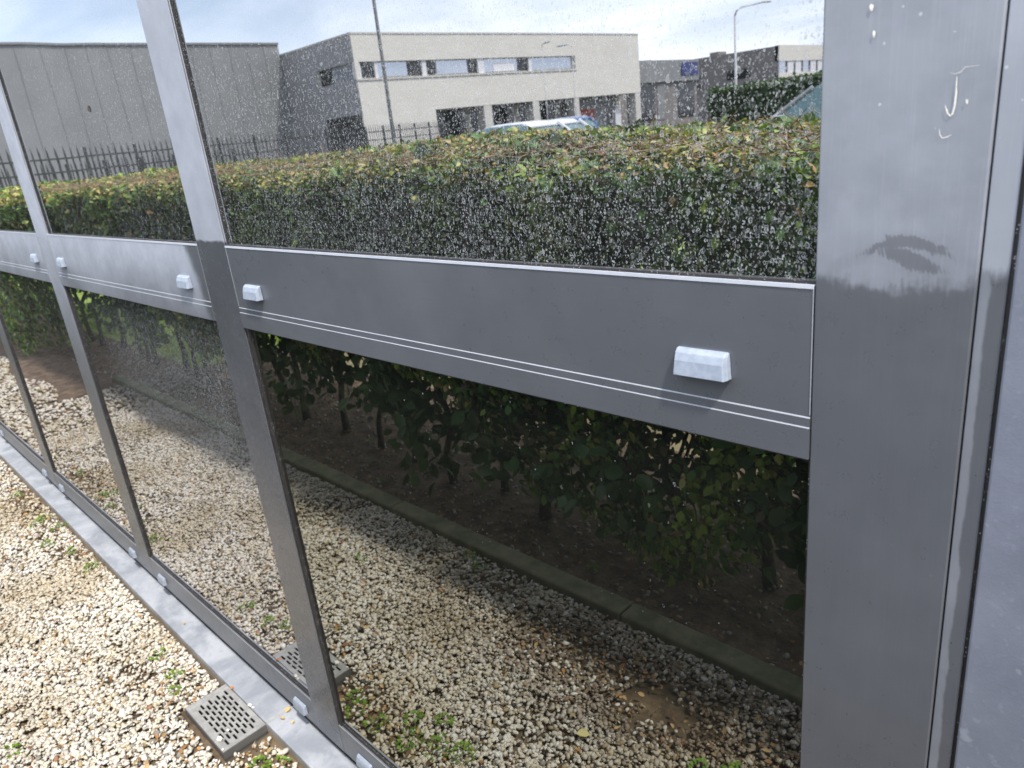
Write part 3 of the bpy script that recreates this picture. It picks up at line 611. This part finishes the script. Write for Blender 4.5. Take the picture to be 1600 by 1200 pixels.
# bare twigs in the clipped top
n = 5000; r = np.random.default_rng(4); x = r.uniform(-6, 1.2, n); P = np.stack([x, r.uniform(-1.1, -.3, n), 1.165+.037*np.clip((-x-.8)/1.2, 0, 1)+r.normal(-.005, .01, n)], 1)
tw = np.array([(-.02, 0, 0), (.02, 0, 0), (.012, 1, .0), (-.012, 1, 0), (0, 0, .03), (0, 1, .02)]); twf = np.array([(0, 1, 2, 3), (1, 4, 5, 2), (4, 0, 3, 5)])
V, F, C = scatter(tw, twf, P, rotmats(r.uniform(0, 6.28, n), r.normal(0, .3, n), r.normal(.15, .3, n)), r.uniform(.03, .08, n), np.array([.42, .30, .18])*r.uniform(.5, 1.2, (n, 1)))
o = npmesh('twigs', V, F, C, M_TWIG, HG); o['kind'] = 'stuff'
x = .9; k = 0
while x > -11:
    b = MB(); y = -.56+random.uniform(-.05, .05); r0 = random.uniform(.011, .019); dx, dy = random.uniform(-.11, .11), random.uniform(-.06, .06)
    b.tube([(x, y, -.02), (x+dx*.1+random.uniform(-.02, .02), y+dy*.3, .12), (x+dx*.9, y+dy*.3+random.uniform(-.02, .02), .26), (x+dx*.5, y+dy, .45), (x+dx*1.8, y+dy*2, .95)], [r0*1.35, r0, r0*.9, r0*.8, r0*.4], 7)
    for q in range(5):
        za = random.uniform(.18, .5); a = random.uniform(0, 6.28); b.tube([(x+dx*za*2, y+dy*za*2, za), (x+dx+.12*math.cos(a), y+dy+.12*math.sin(a), za+.15), (x+dx+.2*math.cos(a), y+.22*math.sin(a), za+.4)], [r0*.5, r0*.35, r0*.2], 5)
    b.build('trunk', M_BARK, HG, smooth=True); x -= random.uniform(.2, .34); k += 1
# grass blades on the lawn strip
n = 34000; r = np.random.default_rng(5); x = r.uniform(-9, 1, n); y = -1.36-r.uniform(0, 1, n)**1.4*2.6
x[26000:] = r.uniform(-8.5, -4.75, 8000); y[26000:] = r.uniform(-1.45, -.70, 8000)
bl = np.array([(-.05, 0, 0), (.05, 0, 0), (.0, .25, 1)]); 
V, F, C = scatter(bl, np.array([(0, 1, 2)]), np.stack([x, y, np.full(n, -.024)], 1), rotmats(r.uniform(0, 6.28, n), r.normal(0, .3, n), r.normal(0, .3, n)), r.uniform(.03, .08, n), np.array([.30, .46, .05])*r.uniform(.6, 1.2, (n, 1)))
tag(npmesh('grass', V, F, C, M_GRASS), 'sunlit short green grass behind the hedge', 'grass', kind='stuff')

# ------------------------------------------------------------------ palisade fence (virtual depth yv -> real y)
def RY(yv): return 2*G-yv
M_FEN = simple('fence_paint', (.022, .023, .025), (.05, .05, .052), 30, .5, .1)
def fence(p0, p1, hgt, pitch, name_label, post_every=8):
    d = Vector((p1[0]-p0[0], p1[1]-p0[1])); L = d.length; d.normalize(); T = thing('palisade_fence', (p0[0], p0[1], 0), name_label, 'fence')
    nrm = Vector((-d.y, d.x)); npick = int(L/pitch); bay = MB(); ps = []
    def pt(s, o_, z): return (p0[0]+d.x*s+nrm.x*o_, p0[1]+d.y*s+nrm.y*o_, z)
    for i in range(npick):
        s = i*pitch+.1
        if i % post_every == 0:
            if bay.v: bay.build('picket_panel', M_FEN, T)
            bay = MB(); pb = MB(); pb.tube([pt(s, 0, -.04), pt(s, 0, hgt-.02)], [.045, .045], 6); pb.build('fence_post', M_FEN, T)
            e_ = min(s+pitch*post_every, L)
            for z in (hgt-.24, hgt-.55, .2): bay.loft([[pt(s+.03, -.02, z-.02), pt(s+.03, .02, z-.02), pt(s+.03, .02, z+.02), pt(s+.03, -.02, z+.02)], [pt(e_-.03, -.02, z-.02), pt(e_-.03, .02, z-.02), pt(e_-.03, .02, z+.02), pt(e_-.03, -.02, z+.02)]])
        else:
            hh = hgt+random.uniform(-.015, .015); a = .026
            bay.loft([[pt(s-a, -.03, .08), pt(s+a, -.03, .08), pt(s, -.05, .08)], [pt(s-a, -.03, hh-.12), pt(s+a, -.03, hh-.12), pt(s, -.05, hh-.12)], [pt(s-.003, -.04, hh+.05), pt(s+.003, -.04, hh+.05), pt(s, -.046, hh+.05)]])
    if bay.v: bay.build('picket_panel', M_FEN, T)
fence((-19.9, RY(3.2)), (-24.2, RY(15.0)), 2.0, .185, 'nearer dark steel palisade fence with pointed pickets in front of the grey warehouse')
fence((-24.2, RY(15.0)), (-27.8, RY(23.5)), 2.0, .17, 'dark palisade fence run in front of the corner of the cream office')
fence((-25.0, RY(3.0)), (-28.8, RY(14.5)), 1.75, .17, 'second palisade fence behind the first, lower in the reflection')

# ------------------------------------------------------------------ lamp posts
M_POLE = simple('dark_pole', (.07, .075, .08), (.11, .115, .12), 10, .5, .05); M_GALV = simple('galvanised_pole', (.38, .39, .40), (.5, .51, .52), 10, .45, .05, metal=.2)
def pole(x, y, hgt, r_, m_, arm, label):
    T = thing('lamp_post', (x, y, 0), label, 'lamp post', 'lamp posts along the road'); b = MB()
    b.tube([(x, y, -.04), (x, y, 1.2), (x, y, 1.25), (x, y, hgt)], [r_*1.5, r_*1.4, r_, r_*.7], 10); b.build('pole', m_, T, smooth=True)
    b = MB(); a = arm; rs = min(1, math.hypot(*arm)*.8); b.tube([(x, y, hgt), (x+a[0]*.05, y+a[1]*.05, hgt+.25*rs), (x+a[0]*.25, y+a[1]*.25, hgt+.45*rs), (x+a[0], y+a[1], hgt+.62*rs)], [r_*.7, r_*.65, r_*.6, r_*.55], 8); b.build('arm', m_, T, smooth=True)
    b = MB(); px, py = x+a[0], y+a[1]; d = Vector((a[0], a[1], 0)).normalized(); n_ = Vector((-d.y, d.x, 0))
    rg = []
    for s, w, hh in ((-.05, .05, .04), (.1, .12, .08), (.45, .14, .09), (.62, .04, .03)):
        c_ = Vector((px, py, hgt+.62*rs))+d*s; rg.append([c_+n_*w, c_+Vector((0, 0, hh)), c_-n_*w, c_-Vector((0, 0, hh*.5))])
    b.loft(rg); b.build('lantern', M_GALV, T)
pole(-.8005*20, RY(.5995*20), 8.2, .05, M_POLE, (1.2, -.6), 'nearest tall dark lamp post, crossing the cream office front')
pole(-.474*52, RY(.881*52), 6.35, .085, M_GALV, (1.0, -1.5), 'pale lamp post with a curved arm, right of the cream office')
pole(-30.66, RY(34.3), 5.5, .025, M_GALV, (.3, .1), 'thin pale lamp post before the middle of the cream office')
pole(-29.33, RY(35.4), 5.3, .022, M_GALV, (-.3, .1), 'thin pale lamp post at the right end of the office window band')

# ------------------------------------------------------------------ buildings
def brick(name, c1, c2, mortar, w=.42, hh=.075):
    m, t = mat(name); x, y, z, g = t.pos(); bt = t.add('ShaderNodeTexBrick'); t.put(bt.inputs['Vector'], t.vec(t.m('ADD', x, y), z, 0)); bt.inputs['Scale'].default_value = 1
    t.put(bt.inputs['Color1'], c1); t.put(bt.inputs['Color2'], c2); t.put(bt.inputs['Mortar'], mortar); bt.inputs['Brick Width'].default_value = w; bt.inputs['Row Height'].default_value = hh; bt.inputs['Mortar Size'].default_value = .007
    n = t.noise(t.vec(x, y, t.m('MULTIPLY', z, 3)), .5, 5, .6); t.out(t.bsdf(t.mix(t.rng(n, .3, .7, 0, .22), bt.outputs[0], (.38, .36, .32)), .85)); return m
M_CREAM = brick('cream_brick', (.78, .755, .68), (.72, .695, .62), (.60, .58, .52)); M_TRIM = simple('pale_trim', (.55, .53, .48), (.62, .60, .55), 3)
M_SIDE = brick('darker_side_brick', (.33, .325, .33), (.29, .285, .29), (.3, .3, .3))  # side wall brick, a darker and greyer tone than the cream front
M_GREYB = brick('grey_brick', (.17, .155, .15), (.22, .20, .19), (.2, .19, .18))
M_WARE = simple('grey_cladding', (.215, .22, .22), (.25, .255, .25), .4, .55, .05, .002); M_WARE2 = simple('cladding_joint', (.2, .205, .205), (.235, .24, .235), 2)
m, t = mat('window_mirror'); t.out(t.bsdf((.42, .46, .52), .08, .75)); M_WIN = m
m, t = mat('window_dark'); t.out(t.bsdf((.012, .013, .015), .08)); M_WDK = m
M_WHF = simple('white_frame', (.68, .68, .70), (.76, .76, .77), 4, .5); M_RED = simple('red_door', (.30, .05, .03), (.38, .07, .04), 2, .6); M_BLU = simple('blue_sign', (.02, .03, .14), (.03, .045, .18), 2, .5)
B = thing('office_building', (-39, RY(40), 0), 'two-storey cream brick office with a strip of windows and a recessed ground floor, sunlit front', 'building')
X = -39.0; yN = RY(27.15); yS = RY(56.0); XB = -58
z1, z2, z3, zt = 3.02, 5.07, 6.02, 7.52
b = MB()
b.box(XB, X, yS, yN, z1, z2)                                      # belt between floors
b.box(XB, X, yS, yN, z3, zt)                                      # attic
b.box(XB, X, yS, RY(47.4), z2, z3); b.box(XB, X-.32, RY(47.4), yN-.3, z2, z3); b.box(XB, -43.4, yN-.3, yN, z2, z3); b.box(-39.28, X, yN-.3, yN, z2, z3); sd = MB(); sd.box(XB, X-.02, yN, yN+.012, z3+.002, zt); sd.box(XB, X-.02, yN, yN+.012, 3.1, z2); sd.box(XB, -43.4, yN, yN+.012, z2, z3); sd.box(XB, -43.2, yN, yN+.012, 0, 3.1); sd.build('side_wall', M_SIDE, B)
b.box(XB, X, RY(32.9), yN, -.05, z1); b.box(XB, X-2.2, yS+.01, RY(32.9), -.05, z1)
b.build('wall', M_CREAM, B)
b = MB(); b.box(XB-.03, X+.04, yS-.03, yN+.04, zt+.002, zt+.10); b.build('roof_edge', M_TRIM, B)
b = MB(); b.box(X+.001, X+.07, RY(47.5), yN, z2-.09, z2-.002); b.build('window_ledge', M_TRIM, B)
for a, c_, kd in ((27.62, 28.6, 0), (28.85, 31.2, 1), (31.25, 32.3, 0), (32.7, 33.5, 0), (33.6, 36.25, 1), (36.3, 37.1, 0), (37.7, 41.05, 1), (41.1, 42.15, 0), (42.5, 47.2, 1)):
    b = MB(); b.box(X-.30, X-.24, RY(c_), RY(a), z2+.09, z3-.05); b.build('window', M_WIN if kd else M_WDK, B)
for a, c_ in ((27.3, 27.6), (28.62, 28.83), (32.32, 32.68), (37.12, 37.68), (42.17, 42.48)):
    b = MB(); b.box(X-.30, X-.10, RY(c_), RY(a), z2+.02, z3); b.build('window_mullion', M_WHF, B)
b = MB(); b.box(X-.235, X-.225, RY(40.75), RY(38.65), z2+.11, z2+.62); b.build('window_sign', M_WHF, B)
for q in range(3):
    b = MB(); b.box(-43.35+q*1.42, -43.35+q*1.42+1.36, yN-.27, yN-.2, z2+.03, z3-.03); b.build('window', M_WIN if q else M_WDK, B)
b = MB(); b.box(-43.2, -39.15, yN-.02, yN+.03, -.03, 3.1); b.build('dark_opening', M_WDK, B)  # near-black slab paints the darkness of the opening in the side wall
for a, c_ in ((32.95, 35.2), (35.3, 37.2), (37.9, 42.1), (42.9, 46.9)):
    b = MB(); b.box(X-2.2, X-2.12, RY(c_), RY(a), -.02, z1-.02); b.build('shop_window', M_WDK, B)
for a, c_ in ((37.15, 37.9), (42.15, 42.85), (46.95, 47.55), (55.2, 55.95)):
    b = MB(); b.box(X-.75, X-.02, RY(c_), RY(a), -.03, z1-.003); b.build('column', M_TRIM, B)
b = MB(); b.box(X-2.19, X-1.6, RY(54.4), RY(47.8), -.02, z1-.05); b.build('grey_wall_panel', M_WARE, B)
b = MB(); b.box(X-1.6, X-1.52, RY(51.3), RY(47.9), -.02, 2.15); b.build('red_roller_door', M_RED, B)
b = MB(); b.box(X-1.2, X-.9, RY(54.2), RY(53.4), -.02, 1.98); b.build('white_pillar', M_WHF, B)
b = MB(); b.box(X-2.1, X-2.05, RY(34.3), RY(33.9), 2.6, 2.85); b.build('orange_sign', simple('orange', (.55, .12, .02), (.6, .15, .03)), B)

B = thing('warehouse', (-47.5, RY(14), 0), 'tall plain grey panel-clad warehouse left of the cream office', 'building')
b = MB(); b.box(-75, -47.5, RY(27.1), RY(-4), -.05, 8.2); b.build('wall', M_WARE, B)
for k in range(27):
    b = MB(); yy = RY(26.0-k*1.18); b.box(-47.5, -47.475, yy-.012, yy+.012, 0, 8.1)
    if k < 24: b.build('panel_joint', M_WARE2, B)
b = MB(); b.box(-75.1, -47.40, RY(27.12), RY(-4.1), 8.202, 8.32); b.build('roof_edge', M_WARE2, B)

B = thing('factory_hall', (-42, RY(65), 0), 'low pale hall with a dark ground floor and a blue sign, beyond the cream office', 'building')
b = MB(); b.box(-60, -42, RY(70.6), RY(57.5), 3.95, 5.85); b.build('wall', M_WARE, B)
b = MB(); b.box(-60, -42.3, RY(70.6), RY(57.5), -.05, 3.948); b.build('ground_floor_wall', M_GREYB, B)
for a, c_ in ((58.5, 63), (63.4, 64.6), (67, 70)):
    b = MB(); b.box(-42.3, -42.24, RY(c_), RY(a), .6, 3.7); b.build('window', M_WDK if a != 63.4 else M_WARE, B)
b = MB(); b.box(-42, -41.9, RY(70.3), RY(67.3), 4.45, 5.6); b.build('blue_sign', M_BLU, B)
b = MB(); b.box(-48, -47, RY(63), RY(62), 5.852, 6.25); b.box(-46, -44.5, RY(66), RY(65), 5.852, 6.15); b.build('roof_vent', M_GREYB, B)
B = thing('brick_office', (-42, RY(88), 0), 'far brick office with a dark side and a row of pale windows', 'building')
b = MB(); b.box(-70, -42.01, RY(118), RY(88), -.05, 7.08); b.build('side_wall', M_GREYB, B)
b = MB(); b.box(-42.4, -41.9, RY(118), RY(88), -.05, 4.2); b.box(-42.4, -41.9, RY(118), RY(88), 5.45, 7.15); b.build('front_wall', M_CREAM, B)
for k in range(12):
    b = MB(); a = 88.2+k*2.1; b.box(-42.2, -42.0, RY(a+1.75), RY(a), 4.202, 5.448); w_ = b.build('window', M_WHF if k % 3 else M_WIN, B)
    b = MB(); b.box(-42.2, -41.93, RY(a+2.08), RY(a+1.77), 4.202, 5.448); b.build('window_mullion', M_WDK, B)
b = MB(); b.box(-48.5, -45.5, RY(88)-.02, RY(88)+.05, 4.1, 5.2); b.box(-56, -52, RY(88)-.02, RY(88)+.05, 3.6, 5.0); b.build('side_window', M_WDK, B)
b = MB(); b.box(-52.5, -51.3, RY(93), RY(91), 7.08, 7.7); b.build('roof_unit', M_GREYB, B)

# far clipped hedge
H2 = thing('hedge', (-20, RY(42), 0), 'dark green boundary hedge in the distance, behind the silver car', 'hedge')
r = np.random.default_rng(33); n = 11000; s = r.uniform(0, 1, n); p0 = np.array([-19.7, RY(35.0)]); p1 = np.array([-7.5, RY(28.3)]); L = p1-p0; Ln = np.hypot(*L); nn = np.array([-L[1], L[0]])/Ln
hz_ = r.uniform(.1, 1.98, n)+.05*np.sin(s*60); of = np.where(r.uniform(0, 1, n) < .7, .6, r.uniform(-.6, .6, n)); hz_ = np.where(np.abs(of) < .6, 1.95+.04*np.sin(s*60), hz_)
P = np.stack([p0[0]+L[0]*s+nn[0]*of, p0[1]+L[1]*s+nn[1]*of, hz_], 1)+r.normal(0, .05, (n, 3))
V, F, C = scatter(LEAF*[1.4, 1, 1], LEAFF, P, rotmats(r.uniform(0, 6.28, n), r.normal(0, .8, n), r.normal(0, .8, n)), r.uniform(.10, .2, n), np.array([.045, .10, .025])*r.uniform(.5, 1.5, (n, 1)))
npmesh('foliage', V, F, C, M_LEAF, H2)
b = MB(); q = [p0+nn*.45, p1+nn*.45, p1-nn*.45, p0-nn*.45]; b.loft([[(*a, 0) for a in q], [(*a, 1.85) for a in q]]); b.build('branches', M_BARK, H2)

# ------------------------------------------------------------------ cars
M_TYRE = simple('tyre', (.02, .02, .02), (.035, .035, .035), 30, .85); M_RIM = simple('rim', (.4, .4, .41), (.5, .5, .51), 8, .35, .05, metal=.7)
m, t = mat('car_glass'); t.out(t.bsdf((.16, .26, .27), .06, .5)); M_CG = m
m, t = mat('head_lamp'); t.out(t.bsdf((.7, .72, .75), .1)); M_HL = m
m, t = mat('tail_lamp'); t.out(t.bsdf((.4, .02, .02), .2)); M_TL = m
def paint(n_, c): m, t = mat(n_); s = t.bsdf(c, .25, 0); s.node.inputs['Coat Weight'].default_value = .6; t.out(s); return m
def car(x, y, rz, pm, hgt, label):
    T = thing('parked_car', (0, 0, 0), label, 'car', 'cars parked beyond the hedge'); k = hgt/1.47
    st = [(-2.15, .35, .62, .70), (-2.08, .22, .74, .80), (-1.4, .20, .86, .87), (-.85, .20, .95, .88), (.6, .20, .97, .89), (1.6, .20, .98, .88), (2.08, .24, .93, .82), (2.15, .38, .75, .75)]
    b = MB(); b.loft([[(a, -w, z0), (a, -w-.01, (z0+z1_)/2), (a, -w+.07, z1_*k), (a, w-.07, z1_*k), (a, w+.01, (z0+z1_)/2), (a, w, z0)] for a, z0, z1_, w in st]); body = b.build('body', pm, T, .03, True)
    cb = [(-.98, .93, .93, .80), (-.30, .93, 1.38, .64), (.0, .94, 1.42, .64), (1.25, .94, 1.41, .63), (1.95, .95, .97, .72)]
    b = MB(); b.loft([[(a, -.80, z0*k), (a, -w, z1_*k), (a, w, z1_*k), (a, .80, z0*k)] for a, z0, z1_, w in cb]); b.build('windows', M_CG, T, .01)
    b = MB(); rf = [(-.42, 1.335, .63), (-.25, 1.42, .62), (.2, 1.465, .60), (.8, 1.47, .60), (1.3, 1.43, .60), (1.48, 1.33, .60)]
    b.loft([[(a, -w-.03, (z-.05)*k), (a, -w+.1, z*k), (a, w-.1, z*k), (a, w+.03, (z-.05)*k)] for a, z, w in rf]); b.build('roof', pm, T, .01, True)
    for sy in (-1, 1):
        b = MB()
        b.tube([(-.98, sy*.80, .95*k), (-.36, sy*.655, 1.37*k)], [.035, .03], 6); b.tube([(.45, sy*.82, .95*k), (.45, sy*.66, 1.41*k)], [.04, .035], 6); b.tube([(1.9, sy*.74, .97*k), (1.42, sy*.64, 1.37*k)], [.06, .05], 6); b.build('window_pillar', pm, T)
        for wx in (-1.35, 1.32):
            b = MB(); b.tube([(wx, sy*.70, .31), (wx, sy*.90, .31)], [.31, .31], 20); wh = b.build('wheel', M_TYRE, T); b = MB(); b.tube([(wx, sy*.895, .31), (wx, sy*.91, .31)], [.20, .18], 14); b.build('rim', M_RIM, wh)
        b = MB(); b.box(-2.17, -1.95, sy*.62-.13, sy*.62+.13, .60, .72); b.build('headlight', M_HL, T, .02)
        b = MB(); b.box(2.0, 2.165, sy*.64-.13, sy*.64+.13, .72, .88); b.build('tail_light', M_TL, T, .02)
        b = MB(); b.box(-.78, -.62, sy*.93-.08, sy*.93+.08, .95*k, 1.07*k); b.build('wing_mirror', pm, T, .03)
    T.location = (x, y, -.04); T.rotation_euler = (0, 0, rz); return T
PW = paint('white_paint', (.74, .75, .78)); PB = paint('blue_paint', (.05, .12, .32)); PS = paint('silver_paint', (.36, .38, .40))
car(-15.4, RY(15.4), .0, PW, 1.45, 'white hatchback parked just beyond the hedge, nearer of the two white cars')
car(-17.1, RY(18.4), .0, PW, 1.44, 'second white car, parked behind the first and shifted right')
car(-24.5, RY(28.5), .3, PB, 1.55, 'blue car parked before the recessed ground floor of the cream office')
car(-4.05, RY(10.9), .0, PS, 1.50, 'silver car with a teal windscreen next to the post in the reflection')
